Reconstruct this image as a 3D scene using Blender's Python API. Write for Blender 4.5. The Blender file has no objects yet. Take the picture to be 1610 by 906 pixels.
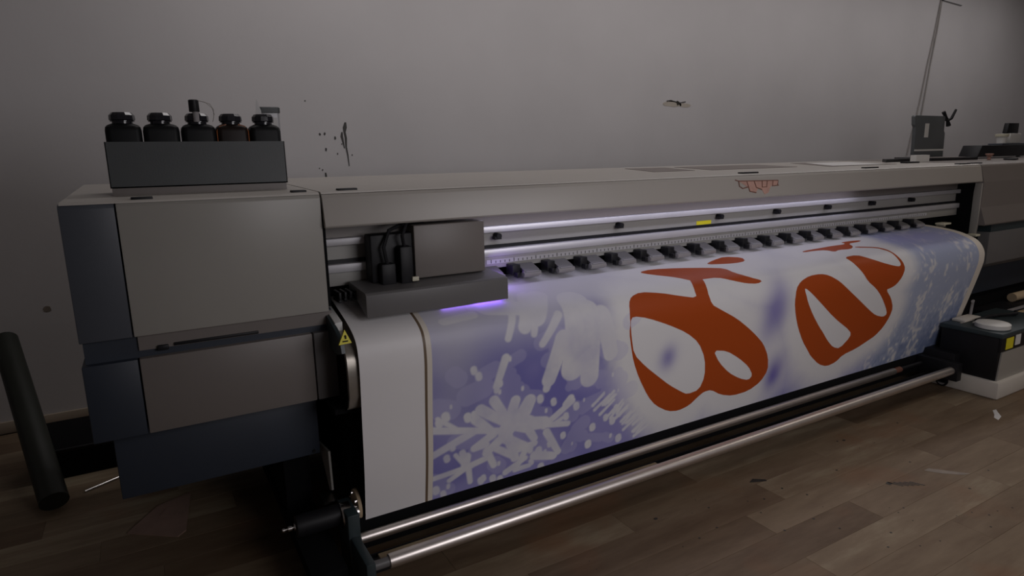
import bpy, bmesh, math, random
import numpy as np
from mathutils import Vector, Matrix

random.seed(7)
S = bpy.context.scene
C = bpy.context.collection
PI = math.pi

# ------------------------------------------------------------------ camera
YAW, PITCH, ROLL = -0.51894, -0.20178, -0.02017
cd = bpy.data.cameras.new('camera'); cam = bpy.data.objects.new('camera', cd); C.objects.link(cam)
cd.sensor_width = 36.0; cd.lens = 36.0 * 1000.0 / 1610.0; cd.clip_start = 0.02; cd.clip_end = 60
cy, sy, cp, sp = math.cos(YAW), math.sin(YAW), math.cos(PITCH), math.sin(PITCH)
Fv = Vector((-sy * cp, cy * cp, sp)); R0 = Vector((cy, sy, 0)); U0 = R0.cross(Fv)
Rv = R0 * math.cos(ROLL) + U0 * math.sin(ROLL); Uv = U0 * math.cos(ROLL) - R0 * math.sin(ROLL)
cam.matrix_world = Matrix(((Rv.x, Uv.x, -Fv.x, 0.3686), (Rv.y, Uv.y, -Fv.y, -2.2598), (Rv.z, Uv.z, -Fv.z, 1.5034), (0, 0, 0, 1)))
S.camera = cam

# ------------------------------------------------------------------ world, lights, exposure
w = bpy.data.worlds.new('world'); S.world = w; w.use_nodes = True
w.node_tree.nodes['Background'].inputs[0].default_value = (0.75, 0.78, 0.9, 1)
w.node_tree.nodes['Background'].inputs[1].default_value = 0.02
S.view_settings.view_transform = 'Standard'; S.view_settings.look = 'None'
S.view_settings.exposure = 0.0; S.view_settings.gamma = 1.0; S.view_settings.use_curve_mapping = False
S.cycles.max_bounces = 8

def area(name, loc, target, size, sizey, power, col, spread=180):
    l = bpy.data.lights.new(name, 'AREA'); l.shape = 'RECTANGLE'; l.size = size; l.size_y = sizey
    l.energy = power; l.color = col; l.spread = math.radians(spread)
    o = bpy.data.objects.new(name, l); C.objects.link(o); o.location = loc
    o.rotation_euler = (Vector(target) - Vector(loc)).to_track_quat('-Z', 'Y').to_euler()
    return o
area('ceiling_lamp', (5.4, 1.05, 3.6), (5.4, 1.3, 0), 10.0, 0.3, 43, (1.0, 0.95, 0.95))
area('ceiling_lamp', (6.3, -2.0, 3.5), (6.1, -1.6, 0), 1.8, 0.4, 11, (1.0, 0.90, 0.80), 120)
area('front_fill', (2.3, -3.15, 1.75), (2.5, 0.0, 0.9), 1.8, 1.2, 19, (1.0, 0.965, 1.0), 140)  # added fill for the banner and front faces, no real window

# ------------------------------------------------------------------ materials
MATS = {}
def mat(name, col, rough=0.6, metal=0.0, noise=0.0, nscale=8.0, bump=0.0, bscale=60.0, spec=0.5, emit=None, estr=0.0, alpha=1.0, trans=0.0, jitter=0.0):
    if name in MATS: return MATS[name]
    m = bpy.data.materials.new(name); m.use_nodes = True
    nt = m.node_tree; N = nt.nodes; L = nt.links; b = N['Principled BSDF']
    b.inputs['Base Color'].default_value = (*col, 1); b.inputs['Roughness'].default_value = rough
    b.inputs['Metallic'].default_value = metal; b.inputs['Specular IOR Level'].default_value = spec
    if alpha < 1: b.inputs['Alpha'].default_value = alpha
    if trans: b.inputs['Transmission Weight'].default_value = trans
    if emit: b.inputs['Emission Color'].default_value = (*emit, 1); b.inputs['Emission Strength'].default_value = estr
    tc = N.new('ShaderNodeTexCoord')
    nz = N.new('ShaderNodeTexNoise'); nz.inputs['Scale'].default_value = nscale; nz.inputs['Detail'].default_value = 6
    L.new(tc.outputs['Object'], nz.inputs['Vector'])
    mr = N.new('ShaderNodeMapRange'); mr.inputs[1].default_value = 0.25; mr.inputs[2].default_value = 0.75
    mr.inputs[3].default_value = 1 - noise; mr.inputs[4].default_value = 1 + noise
    L.new(nz.outputs['Fac'], mr.inputs[0])
    mx = N.new('ShaderNodeVectorMath'); mx.operation = 'SCALE'; mx.inputs[0].default_value = col
    L.new(mr.outputs[0], mx.inputs['Scale'])
    last = mx.outputs[0]
    if jitter:
        oi = N.new('ShaderNodeObjectInfo'); m2 = N.new('ShaderNodeMapRange')
        m2.inputs[3].default_value = 1 - jitter; m2.inputs[4].default_value = 1 + jitter
        L.new(oi.outputs['Random'], m2.inputs[0])
        v2 = N.new('ShaderNodeVectorMath'); v2.operation = 'SCALE'
        L.new(last, v2.inputs[0]); L.new(m2.outputs[0], v2.inputs['Scale']); last = v2.outputs[0]
    L.new(last, b.inputs['Base Color'])
    if bump:
        n2 = N.new('ShaderNodeTexNoise'); n2.inputs['Scale'].default_value = bscale; n2.inputs['Detail'].default_value = 4
        L.new(tc.outputs['Object'], n2.inputs['Vector'])
        bp = N.new('ShaderNodeBump'); bp.inputs['Strength'].default_value = bump; bp.inputs['Distance'].default_value = 0.004
        L.new(n2.outputs['Fac'], bp.inputs['Height']); L.new(bp.outputs[0], b.inputs['Normal'])
    MATS[name] = m; return m

M_wall = mat('wall_paint', (0.62, 0.60, 0.60), 0.9, noise=0.05, nscale=1.3, bump=0.15, bscale=25, spec=0.2)
M_ceil = mat('ceiling_paint', (0.7, 0.69, 0.67), 0.9, noise=0.03, nscale=1)
M_base = mat('baseboard_beige', (0.50, 0.42, 0.33), 0.6, noise=0.06, nscale=4)
M_light = mat('light_grey_enamel', (0.36, 0.345, 0.315), 0.38, noise=0.03, nscale=3, bump=0.03, bscale=300)
M_hood = mat('hood_grey_enamel', (0.44, 0.41, 0.375), 0.38, noise=0.03, nscale=2, bump=0.03, bscale=300)
M_taupe = mat('taupe_enamel', (0.185, 0.163, 0.150), 0.45, noise=0.03, nscale=3)
M_bluegrey = mat('blue_grey_enamel', (0.075, 0.083, 0.10), 0.45, noise=0.04, nscale=4, bump=0.05, bscale=250)
M_navy = mat('dark_blue_enamel', (0.028, 0.036, 0.052), 0.5, noise=0.05, nscale=4)
M_dgrey = mat('dark_grey_enamel', (0.14, 0.135, 0.135), 0.45, noise=0.04, nscale=4)
M_teal = mat('dark_teal_enamel', (0.03, 0.045, 0.05), 0.4, noise=0.08, nscale=5)
M_black = mat('black_plastic', (0.010, 0.010, 0.012), 0.5, noise=0.1, nscale=8, spec=0.3)
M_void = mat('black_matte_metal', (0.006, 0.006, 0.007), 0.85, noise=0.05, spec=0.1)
M_tray = mat('charcoal_sheet_metal', (0.062, 0.068, 0.070), 0.5, noise=0.1, nscale=5, bump=0.06, bscale=200)
M_ink = mat('black_ink_bottle', (0.006, 0.007, 0.008), 0.5, noise=0.1, nscale=10, spec=0.25)
M_amber = mat('amber_bottle_plastic', (0.014, 0.008, 0.006), 0.45, noise=0.25, nscale=10, spec=0.25)
M_cap = mat('black_gloss_cap', (0.02, 0.02, 0.025), 0.12, noise=0.1)
M_chrome = mat('brushed_steel', (0.62, 0.60, 0.58), 0.25, metal=1.0, noise=0.06, nscale=12)
M_pipe = mat('rolled_steel_tube', (0.78, 0.72, 0.68), 0.40, metal=1.0, noise=0.12, nscale=6)
M_alu = mat('anodised_aluminium', (0.66, 0.65, 0.68), 0.38, metal=0.35, noise=0.05, nscale=5)
M_alu2 = mat('grey_beam_enamel', (0.34, 0.33, 0.31), 0.5, noise=0.05, nscale=4)
M_rubber = mat('grey_rubber', (0.30, 0.285, 0.29), 0.6, noise=0.1)
M_guide = mat('stained_steel_guide', (0.34, 0.31, 0.27), 0.33, metal=0.6, noise=0.25, nscale=9)
M_white = mat('white_plastic', (0.72, 0.71, 0.68), 0.5, noise=0.04)
M_foam = mat('white_foam', (0.62, 0.58, 0.52), 0.85, noise=0.08, nscale=5, bump=0.2, bscale=70)
M_yellow = mat('yellow_label', (0.75, 0.66, 0.02), 0.5, noise=0.05)
M_paper = mat('paper', (0.66, 0.65, 0.64), 0.7, noise=0.04)
M_brown = mat('brown_backing_sheet', (0.20, 0.17, 0.155), 0.5, noise=0.12, nscale=6)
M_card = mat('cardboard', (0.24, 0.155, 0.12), 0.85, noise=0.2, nscale=7)
M_tube = mat('kraft_tube', (0.55, 0.42, 0.27), 0.8, noise=0.1)
M_cream = mat('cream_clip', (0.6, 0.57, 0.44), 0.5, noise=0.05)
M_wood = mat('pale_wood', (0.40, 0.31, 0.19), 0.7, noise=0.2, nscale=14)
M_green = mat('dark_green_vinyl', (0.014, 0.017, 0.011), 0.5, noise=0.3, nscale=4)
M_stain = mat('dried_black_ink', (0.03, 0.026, 0.022), 0.5, noise=0.3)
M_stain2 = mat('faded_brown_ink', (0.26, 0.22, 0.18), 0.7, noise=0.2, nscale=20)
M_smudge = mat('wall_smudge', (0.50, 0.45, 0.38), 0.9, noise=0.1, nscale=12)
M_wire = mat('grey_wire', (0.33, 0.31, 0.29), 0.7, noise=0.1)
M_panel = mat('slate_grey_plastic', (0.115, 0.125, 0.13), 0.4, noise=0.05)
M_red = mat('decal_pink', (0.55, 0.33, 0.27), 0.5, noise=0.15, nscale=20)
M_redd = mat('decal_brown', (0.22, 0.10, 0.07), 0.5, noise=0.15)
M_uv = mat('violet_lamp_glass', (0.25, 0.15, 0.6), 0.3, emit=(0.32, 0.16, 1.0), estr=1.0)
M_clear = mat('frosted_clear_plastic', (0.6, 0.6, 0.62), 0.3, noise=0.05, trans=0.45)
M_orange = mat('orange_plastic', (0.5, 0.12, 0.03), 0.5, noise=0.1)

# ------------------------------------------------------------------ mesh helpers
class MB:
    def __init__(s): s.v = []; s.f = []
    def add(s, vs, fs):
        n = len(s.v); s.v += [tuple(map(float, q)) for q in vs]; s.f += [[i + n for i in f] for f in fs]; return s
    def box(s, x0, x1, y0, y1, z0, z1, bev=0.0):
        bm = bmesh.new(); bmesh.ops.create_cube(bm, size=1)
        for q in bm.verts:
            q.co = Vector(((x0 + x1) / 2 + q.co.x * (x1 - x0), (y0 + y1) / 2 + q.co.y * (y1 - y0), (z0 + z1) / 2 + q.co.z * (z1 - z0)))
        if bev: bmesh.ops.bevel(bm, geom=bm.edges[:], offset=bev, segments=2, affect='EDGES', profile=0.5)
        return s.bm(bm)
    def bm(s, bm):
        bm.verts.ensure_lookup_table(); bm.verts.index_update()
        s.add([q.co for q in bm.verts], [[q.index for q in f.verts] for f in bm.faces]); bm.free(); return s
    def prism(s, poly, a, b, axis='x', bev=0.0):
        n = len(poly)
        def P(q, t):
            return {'x': (t, q[0], q[1]), 'y': (q[0], t, q[1]), 'z': (q[0], q[1], t)}[axis]
        bm = bmesh.new()
        A = [bm.verts.new(P(q, a)) for q in poly]; B = [bm.verts.new(P(q, b)) for q in poly]
        bm.faces.new(A); bm.faces.new(B[::-1])
        for i in range(n): bm.faces.new((A[i], B[i], B[(i + 1) % n], A[(i + 1) % n])[::-1])
        bmesh.ops.recalc_face_normals(bm, faces=bm.faces[:])
        if bev: bmesh.ops.bevel(bm, geom=bm.edges[:], offset=bev, segments=2, affect='EDGES', profile=0.5)
        return s.bm(bm)
    def tube(s, pts, r, n=12, caps=True):
        pts = [Vector(q) for q in pts]; rs = r if isinstance(r, (list, tuple)) else [r] * len(pts)
        rings = []; up = None
        for i, q in enumerate(pts):
            d = (pts[min(i + 1, len(pts) - 1)] - pts[max(i - 1, 0)]).normalized()
            if up is None: up = d.orthogonal().normalized()
            up = (up - d * up.dot(d)).normalized(); sd = d.cross(up)
            rings.append([q + (up * math.cos(2 * PI * k / n) + sd * math.sin(2 * PI * k / n)) * rs[i] for k in range(n)])
        vs = [q for g in rings for q in g]; fs = []
        for i in range(len(pts) - 1):
            for k in range(n):
                fs.append([i * n + k, i * n + (k + 1) % n, (i + 1) * n + (k + 1) % n, (i + 1) * n + k])
        if caps:
            fs.append(list(range(n))[::-1]); fs.append([(len(pts) - 1) * n + k for k in range(n)])
        return s.add(vs, fs)
    def cyl(s, a, b, r, n=20): return s.tube([a, b], r, n)
    def lathe(s, prof, loc=(0, 0, 0), n=24, axis='z'):
        vs = []; fs = []
        for (r, h) in prof:
            for k in range(n):
                c, q = math.cos(2 * PI * k / n) * r, math.sin(2 * PI * k / n) * r
                p = {'z': (c, q, h), 'x': (h, c, q), 'y': (c, h, q)}[axis]
                vs.append((p[0] + loc[0], p[1] + loc[1], p[2] + loc[2]))
        m = len(prof)
        for i in range(m - 1):
            for k in range(n): fs.append([i * n + k, i * n + (k + 1) % n, (i + 1) * n + (k + 1) % n, (i + 1) * n + k])
        fs.append(list(range(n))[::-1]); fs.append([(m - 1) * n + k for k in range(n)])
        return s.add(vs, fs)
    def rrect(s, secs, loc=(0, 0, 0), n=6):
        # stacked rounded rectangles: (half_x, half_y, radius, z)
        vs = []; fs = []; per = 4 * (n + 1)
        for hx, hy, r, z in secs:
            for cx, cy_, a0 in ((hx - r, hy - r, 0), (-hx + r, hy - r, PI / 2), (-hx + r, -hy + r, PI), (hx - r, -hy + r, 1.5 * PI)):
                for k in range(n + 1):
                    a = a0 + PI / 2 * k / n
                    vs.append((cx + r * math.cos(a) + loc[0], cy_ + r * math.sin(a) + loc[1], z + loc[2]))
        for i in range(len(secs) - 1):
            for k in range(per): fs.append([i * per + k, i * per + (k + 1) % per, (i + 1) * per + (k + 1) % per, (i + 1) * per + k])
        fs.append(list(range(per))[::-1]); fs.append([(len(secs) - 1) * per + k for k in range(per)])
        return s.add(vs, fs)

def obj(name, mb, m, parent=None, smooth=True, base=None, data=None):
    """link a mesh object; vertices are given in world space, parent/base shift them"""
    off = Vector(parent['_loc']) if parent is not None and '_loc' in parent else Vector((0, 0, 0))
    if base is not None: off = Vector(base)
    me = bpy.data.meshes.new(name)
    me.from_pydata([tuple(Vector(q) - off) for q in mb.v], [], mb.f); me.materials.append(m)
    bm = bmesh.new(); bm.from_mesh(me); bmesh.ops.recalc_face_normals(bm, faces=bm.faces[:]); bm.to_mesh(me); bm.free()
    if smooth:
        me.polygons.foreach_set('use_smooth', [True] * len(me.polygons)); me.set_sharp_from_angle(angle=math.radians(35))
    me.update()
    o = bpy.data.objects.new(name, me); C.objects.link(o)
    if parent is not None:
        o.parent = parent
        if '_loc' in parent: o['_loc'] = parent['_loc']
    if base is not None:
        o.location = base; o['_loc'] = tuple(base)
    return o
def tag(o, label, cat, group=None, kind=None):
    o['label'] = label; o['category'] = cat
    if group: o['group'] = group
    if kind: o['kind'] = kind
    return o
def thing(name, loc, label, cat, group=None):
    o = bpy.data.objects.new(name, None); C.objects.link(o); o.location = loc; o['_loc'] = tuple(loc)
    return tag(o, label, cat, group)
def struct(name, mb, m, parent=None):
    o = obj(name, mb, m, parent)
    if parent is None: o['kind'] = 'structure'
    return o
def copy_tree(o, parent=None):
    c = o.copy(); C.objects.link(c); c.parent = parent
    for ch in [x for x in o.children]: copy_tree(ch, c)
    return c

# ------------------------------------------------------------------ room
RX0, RX1, RY0, RY1, RZ = -2.6, 11.5, -3.3, 2.2, 3.7
wall_back = struct('wall_back', MB().box(RX0, RX1, RY1, RY1 + 0.15, -0.05, RZ), M_wall)
struct('wall_left', MB().box(RX0 - 0.15, RX0, RY0, RY1 + 0.15, -0.05, RZ), M_wall)
struct('wall_right', MB().box(RX1, RX1 + 0.15, RY0, RY1 + 0.15, -0.05, RZ), M_wall)
struct('wall_front', MB().box(RX0, RX1, RY0 - 0.15, RY0, -0.05, RZ), M_wall)
struct('ceiling', MB().box(RX0 - 0.15, RX1 + 0.15, RY0 - 0.15, RY1 + 0.15, RZ, RZ + 0.1), M_ceil)
struct('baseboard_back', MB().box(RX0, RX1, RY1 - 0.018, RY1, 0.0, 0.07, 0.004), M_base)

# laminate floor: a slab and its planks
def plank_mat():
    m = bpy.data.materials.new('laminate_plank'); m.use_nodes = True
    nt = m.node_tree; N = nt.nodes; L = nt.links; b = N['Principled BSDF']
    tc = N.new('ShaderNodeTexCoord'); oi = N.new('ShaderNodeObjectInfo')
    geo = N.new('ShaderNodeNewGeometry')
    mp = N.new('ShaderNodeMapping'); mp.inputs['Scale'].default_value = (1.6, 8, 1)
    va = N.new('ShaderNodeVectorMath'); va.operation = 'ADD'
    sc = N.new('ShaderNodeVectorMath'); sc.operation = 'SCALE'; sc.inputs[0].default_value = (7, 13, 3)
    L.new(oi.outputs['Random'], sc.inputs['Scale']); L.new(geo.outputs['Position'], va.inputs[0]); L.new(sc.outputs[0], va.inputs[1])
    L.new(va.outputs[0], mp.inputs['Vector'])
    n1 = N.new('ShaderNodeTexNoise'); n1.inputs['Scale'].default_value = 1.6; n1.inputs['Detail'].default_value = 8; n1.inputs['Roughness'].default_value = 0.65
    L.new(mp.outputs[0], n1.inputs['Vector'])
    n2 = N.new('ShaderNodeTexNoise'); n2.inputs['Scale'].default_value = 1.7; n2.inputs['Detail'].default_value = 3
    L.new(geo.outputs['Position'], n2.inputs['Vector'])
    ad = N.new('ShaderNodeMath'); ad.operation = 'MULTIPLY_ADD'; ad.inputs[1].default_value = 0.62
    L.new(n1.outputs['Fac'], ad.inputs[0])
    m3 = N.new('ShaderNodeMath'); m3.operation = 'MULTIPLY_ADD'; m3.inputs[1].default_value = 0.30; m3.inputs[2].default_value = 0.03
    L.new(oi.outputs['Random'], m3.inputs[0]); L.new(m3.outputs[0], ad.inputs[2])
    cr = N.new('ShaderNodeValToRGB'); e = cr.color_ramp.elements
    e[0].position = 0.22; e[0].color = (0.10, 0.064, 0.038, 1); e[1].position = 0.78; e[1].color = (0.33, 0.275, 0.185, 1)
    x = e.new(0.42); x.color = (0.155, 0.106, 0.066, 1); x = e.new(0.6); x.color = (0.215, 0.158, 0.102, 1)
    L.new(ad.outputs[0], cr.inputs['Fac'])
    # reddish worn patches
    mr = N.new('ShaderNodeMapRange'); mr.inputs[1].default_value = 0.56; mr.inputs[2].default_value = 0.72; mr.inputs[4].default_value = 0.55
    L.new(n2.outputs['Fac'], mr.inputs[0])
    mx = N.new('ShaderNodeMix'); mx.data_type = 'RGBA'; mx.inputs['B'].default_value = (0.21, 0.095, 0.045, 1)
    L.new(mr.outputs[0], mx.inputs['Factor']); L.new(cr.outputs[0], mx.inputs['A'])
    L.new(mx.outputs['Result'], b.inputs['Base Color'])
    b.inputs['Roughness'].default_value = 0.55; b.inputs['Specular IOR Level'].default_value = 0.3
    bp = N.new('ShaderNodeBump'); bp.inputs['Strength'].default_value = 0.15; bp.inputs['Distance'].default_value = 0.002
    L.new(n1.outputs['Fac'], bp.inputs['Height']); L.new(bp.outputs[0], b.inputs['Normal'])
    return m
M_plank = plank_mat()
floor = struct('floor', MB().box(RX0, RX1, RY0, RY1, -0.08, -0.006), mat('subfloor', (0.10, 0.075, 0.055), 0.8, noise=0.1))
PW, PLN = 0.1550, 1.24
pmesh = None; nplank = 0
rows = list(range(-7, 21)); row_y0 = -1.0870
for k in rows:
    y0 = row_y0 + k * PW
    if y0 > RY1 - 0.02 or y0 + PW < -2.2: continue
    off = (k * 0.4127) % 1.0 * PLN
    if k == 2: off = (2.55 - (-2.45)) % PLN
    j = 0; x = RX0 + 0.02 - PLN + off
    while x < 7.6:
        if x >= RX0:
            behind = y0 > 0.9 and x > 0.8          # floor hidden behind the machine
            if not behind:
                if pmesh is None:
                    pl = obj('plank', MB().box(0.0004, PLN - 0.0004, 0.0004, PW - 0.0004, -0.006, 0, 0.0005), M_plank, floor, smooth=False); pmesh = pl.data
                else:
                    pl = bpy.data.objects.new('plank', pmesh); C.objects.link(pl); pl.parent = floor
                pl.location = (x, y0, random.uniform(-0.0004, 0.0)); nplank += 1
        x += PLN
print('planks', nplank)

# ------------------------------------------------------------------ the printer
PR = thing('roll_printer', (2.9, 0.5, 0.0), 'long grey wide-format roll printer with dark blue-grey end covers', 'printer')
def part(name, mb, m, parent=PR, label=None, smooth=True):
    o = obj(name, mb, m, parent, smooth)
    if label: o['label'] = label
    return o
def top_z(y): return 1.400 + 0.026 * y / 1.1
X0, X1, X2, X3, X4 = 0.1488, 0.2916, 0.9026, 5.412, 7.85
YB = 1.1
# left cabinet
def cover(xa, xb): return MB().prism([(0.0, 0.976), (0.0, 1.380), (0.006, 1.392), (0.02, 1.3965), (YB, top_z(YB) - 0.004), (YB, 0.976)], xa, xb, 'x', 0.003)
part('front_cover', cover(X1 + 0.002, X2 - 0.002), M_light)
part('end_cover', cover(X0, X1 - 0.002), M_bluegrey, label='dark blue-grey upper end cover')
part('cabinet_lid', MB().prism([(0.004, 1.3925), (0.02, 1.4005), (YB, top_z(YB)), (YB, top_z(YB) - 0.006), (0.02, 1.3945)], X0 + 0.004, X2 - 0.003, 'x'), M_hood)
part('recess_band', MB().box(X0 + 0.006, X2 + 0.012, 0.03, YB - 0.02, 0.900, 0.978), M_navy)
part('band_trim', MB().box(X1 + 0.01, X2 + 0.012, 0.022, 0.034, 0.925, 0.974), M_taupe)
part('latch', MB().box(0.352, 0.385, 0.012, 0.03, 0.918, 0.935, 0.003).box(0.40, 0.66, 0.016, 0.03, 0.927, 0.937, 0.002), M_black)
def lower(xa, xb): return MB().box(xa, xb, 0.004, YB - 0.02, 0.650, 0.902, 0.004)
part('lower_end_cover', lower(X0 - 0.004, 0.2945), M_navy, label='dark blue lower end cover')
part('lower_front_cover', lower(0.2985, 0.8355), M_taupe, label='brownish grey lower front cover')
part('lower_side_cover', lower(0.8395, 0.917), M_dgrey, label='dark grey lower side cover')
part('rear_light_block', MB().box(0.2, 5.3, 0.985, 1.0, 0.03, 0.65), M_void)  # added unseen panel, keeps the rear lamp's light off the floor underneath
part('base_box', MB().box(0.19, 0.849, 0.10, 0.95, 0.400, 0.648, 0.004), M_navy, label='blue-grey sheet metal box under the left cabinet')
part('screw', MB().cyl((0.825, 0.099, 0.415), (0.825, 0.092, 0.415), 0.006, 10), M_black)
hp = MB(); 
hinges = [(0.335, 0.395, 0.035), (0.815, 0.865, 0.05), (0.975, 1.045, 0.05), (3.045, 3.165, 0.03), (4.11, 4.235, 0.03), (5.165, 5.305, 0.03), (5.36, 5.50, 0.045)]
for a, b, y in hinges:
    z = top_z(y)
    part('hinge', MB().box(a, b, y - 0.012, y + 0.022, z - 0.004, z + 0.007, 0.002), M_black)
# hood
part('hood_top', MB().prism([(0.004, 1.3935), (0.016, 1.4005), (YB, top_z(YB)), (YB, top_z(YB) - 0.012), (0.016, 1.388)], X2 + 0.003, X3 - 0.003, 'x'), M_hood)
part('hood_front', MB().prism([(0.004, 1.392), (-0.004, 1.380), (-0.024, 1.282), (-0.018, 1.275), (0.0, 1.275), (0.004, 1.285), (0.018, 1.380), (0.016, 1.388)], X2 + 0.003, X3 - 0.003, 'x', 0.001), M_hood)
part('rear_panel', MB().box(X0 + 0.01, X4, YB - 0.002, YB + 0.006, 0.65, 1.41), M_dgrey)
part('gantry_back', MB().box(X2, X3, 0.17, 0.18, 0.99, 1.385), M_void)
part('inner_end', MB().box(X2 + 0.001, X2 + 0.012, 0.02, 0.17, 0.99, 1.375), M_void)
part('inner_end', MB().box(X3 - 0.012, X3 - 0.001, 0.02, 0.17, 0.86, 1.375), M_void)
# gantry beam
BX0, BX1 = X2 + 0.013, X3 - 0.014
part('beam_cap', MB().box(BX0, BX1, 0.125, 0.17, 1.224, 1.34), M_taupe)  # taupe puts the hood's shade on the beam top into the colour
part('upper_rail', MB().box(BX0, BX1, 0.100, 0.17, 1.196, 1.223, 0.004), M_alu)
part('beam_web', MB().box(BX0, BX1, 0.130, 0.17, 1.128, 1.196), M_alu2)
part('lower_rail', MB().box(BX0, BX1, 0.098, 0.17, 1.094, 1.126, 0.004), M_alu)
part('pinch_bar', MB().box(BX0, BX1, 0.112, 0.17, 1.042, 1.094, 0.003), M_alu2)
part('groove', MB().box(BX0, BX1, 0.126, 0.131, 1.127, 1.141), M_black)
part('scale_strip', MB().box(1.6, 5.0, 0.1095, 0.1125, 1.062, 1.080), M_alu)
tk = MB()
for i in range(150):
    x = 1.62 + i * 0.0225; h = 0.010 if i % 5 else 0.015
    tk.box(x, x + 0.004, 0.1085, 0.1100, 1.064, 1.064 + h)
o = part('scale_ticks', tk, M_dgrey); o['kind'] = 'stuff'
part('warning_label', MB().box(2.845, 2.951, 0.1285, 0.1302, 1.142, 1.162), M_yellow, label='small yellow label on the beam')
for x in (1.656, 2.32, 2.995, 3.451, 3.908, 4.357, 4.80):
    part('beam_knob', MB().cyl((x, 0.130, 1.18), (x, 0.092, 1.18), 0.012, 12).box(x - 0.02, x + 0.012, 0.095, 0.12, 1.166, 1.178), M_black)
# pinch rollers
br = MB().box(-0.080, -0.040, 0.055, 0.112, 1.012, 1.056, 0.004).box(-0.040, 0.02, 0.090, 0.112, 1.03, 1.046, 0.003).box(-0.072, -0.058, 0.028, 0.058, 1.004, 1.026, 0.002)
rl = MB().lathe([(0.004, -0.036), (0.013, -0.034), (0.0145, -0.02), (0.0145, 0.04), (0.012, 0.052), (0.004, 0.056)], (0, 0.045, 1.0125), 14, 'x')
lv = MB().prism([(0.032, 1.021), (0.050, 1.032), (0.108, 1.052), (0.108, 1.042), (0.055, 1.020)], -0.030, 0.048, 'x', 0.001)
pin = None
for k in range(21):
    x = 4.796 - 0.1777 * k
    if x < 1.1: break
    if pin is None:
        a = obj('pinch_roller_bracket', br, M_black, None); b = obj('roller', rl, M_rubber, None); c_ = obj('lever', lv, M_dgrey, None); pin = (a.data, b.data, c_.data)
    else:
        a = bpy.data.objects.new('pinch_roller_bracket', pin[0]); b = bpy.data.objects.new('roller', pin[1]); c_ = bpy.data.objects.new('lever', pin[2]); C.objects.link(a); C.objects.link(b); C.objects.link(c_)
    a.parent = PR; b.parent = a; c_.parent = a; a.location = (x - 2.9, -0.5, 0)
    b['label'] = 'light grey rubber pinch roller'
# LED strip inside the hood (a lamp the machine has)
part('lamp_strip', MB().box(1.55, 4.15, 0.022, 0.047, 1.292, 1.302), M_white)
area('hood_lamp', (2.85, 0.035, 1.288), (2.85, 0.075, 1.0), 2.6, 0.02, 1.3, (0.80, 0.78, 1.0))
# platen and guide
part('platen', MB().box(X2 + 0.02, 5.05, -0.02, 0.60, 0.90, 0.935), M_guide)
gp = [(0.45, 0.962), (0.11, 0.952), (-0.03, 0.925), (-0.11, 0.898), (-0.155, 0.865), (-0.172, 0.83), (-0.176, 0.77), (-0.172, 0.70), (-0.15, 0.655), (-0.12, 0.645)]
inner = [(y + 0.02, z - 0.012) for y, z in gp[::-1]]
part('media_guide', MB().prism(gp + inner, 0.9065, 5.03, 'x'), M_guide, label='curved stained steel media guide')
part('guide_end_plate', MB().prism([(0.20, 0.975), (0.0, 0.955), (-0.10, 0.925), (-0.155, 0.89), (-0.165, 0.86), (-0.10, 0.84), (0.2, 0.84)], 0.893, 0.9055, 'x'), M_teal)
part('clamp_plate', MB().prism([(0.12, 0.983), (0.0, 0.958), (-0.06, 0.945), (-0.06, 0.912), (0.12, 0.925)], 0.903, 0.9295, 'x', 0.002), M_white, label='pale media clamp plate')
tri = MB().add([(0.882, -0.1775, 0.896), (0.926, -0.1775, 0.898), (0.908, -0.165, 0.943), (0.882, -0.170, 0.896), (0.926, -0.170, 0.898), (0.908, -0.158, 0.943)],
               [(0, 1, 2), (5, 4, 3), (0, 3, 4, 1), (1, 4, 5, 2), (2, 5, 3, 0)])
part('warning_triangle', tri, M_yellow, smooth=False, label='yellow warning triangle')
part('warning_mark', MB().box(0.9055, 0.9095, -0.1765, -0.1695, 0.914, 0.926).box(0.896, 0.914, -0.1785, -0.176, 0.9045, 0.9085), M_black)
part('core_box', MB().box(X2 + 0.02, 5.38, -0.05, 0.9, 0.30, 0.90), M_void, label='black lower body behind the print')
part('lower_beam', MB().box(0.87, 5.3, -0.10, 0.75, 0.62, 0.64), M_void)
# cable chain beside the carriage
for k in range(7):
    x = 0.935 + 0.02 * k
    part('chain_link', MB().box(x, x + 0.012, -0.01, 0.07, 1.002 + 0.006 * k, 1.012 + 0.006 * k, 0.002).box(x + 0.003, x + 0.012, -0.008, 0.068, 1.004, 1.04, 0.002), M_black)
# carriage
part('carriage_skirt', MB().prism([(-0.122, 0.958), (-0.122, 1.040), (-0.112, 1.048), (0.09, 1.06), (0.09, 1.02), (-0.02, 0.998)], 1.002, 1.572, 'x', 0.002), M_dgrey, label='grey print carriage skirt')
part('carriage_housing', MB().box(1.235, 1.535, -0.005, 0.085, 1.058, 1.262, 0.006), M_taupe, label='taupe print head housing')
part('carriage_end', MB().box(1.07, 1.235, 0.01, 0.085, 1.055, 1.235, 0.006).box(1.095, 1.15, -0.03, 0.02, 1.05, 1.13, 0.006).box(1.165, 1.215, -0.04, 0.015, 1.05, 1.19, 0.006), M_black)
part('ink_tube', MB().tube([(1.12, -0.02, 1.13), (1.11, -0.02, 1.19), (1.14, 0.0, 1.25), (1.22, 0.04, 1.27), (1.30, 0.06, 1.27)], 0.007, 8), M_black)
part('ink_tube', MB().tube([(1.19, -0.02, 1.18), (1.18, -0.03, 1.23), (1.21, 0.0, 1.275), (1.28, 0.04, 1.285), (1.34, 0.06, 1.275)], 0.007, 8), M_black)
part('head_connector', MB().box(1.205, 1.232, -0.048, -0.035, 1.058, 1.075, 0.003), M_cream)
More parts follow.
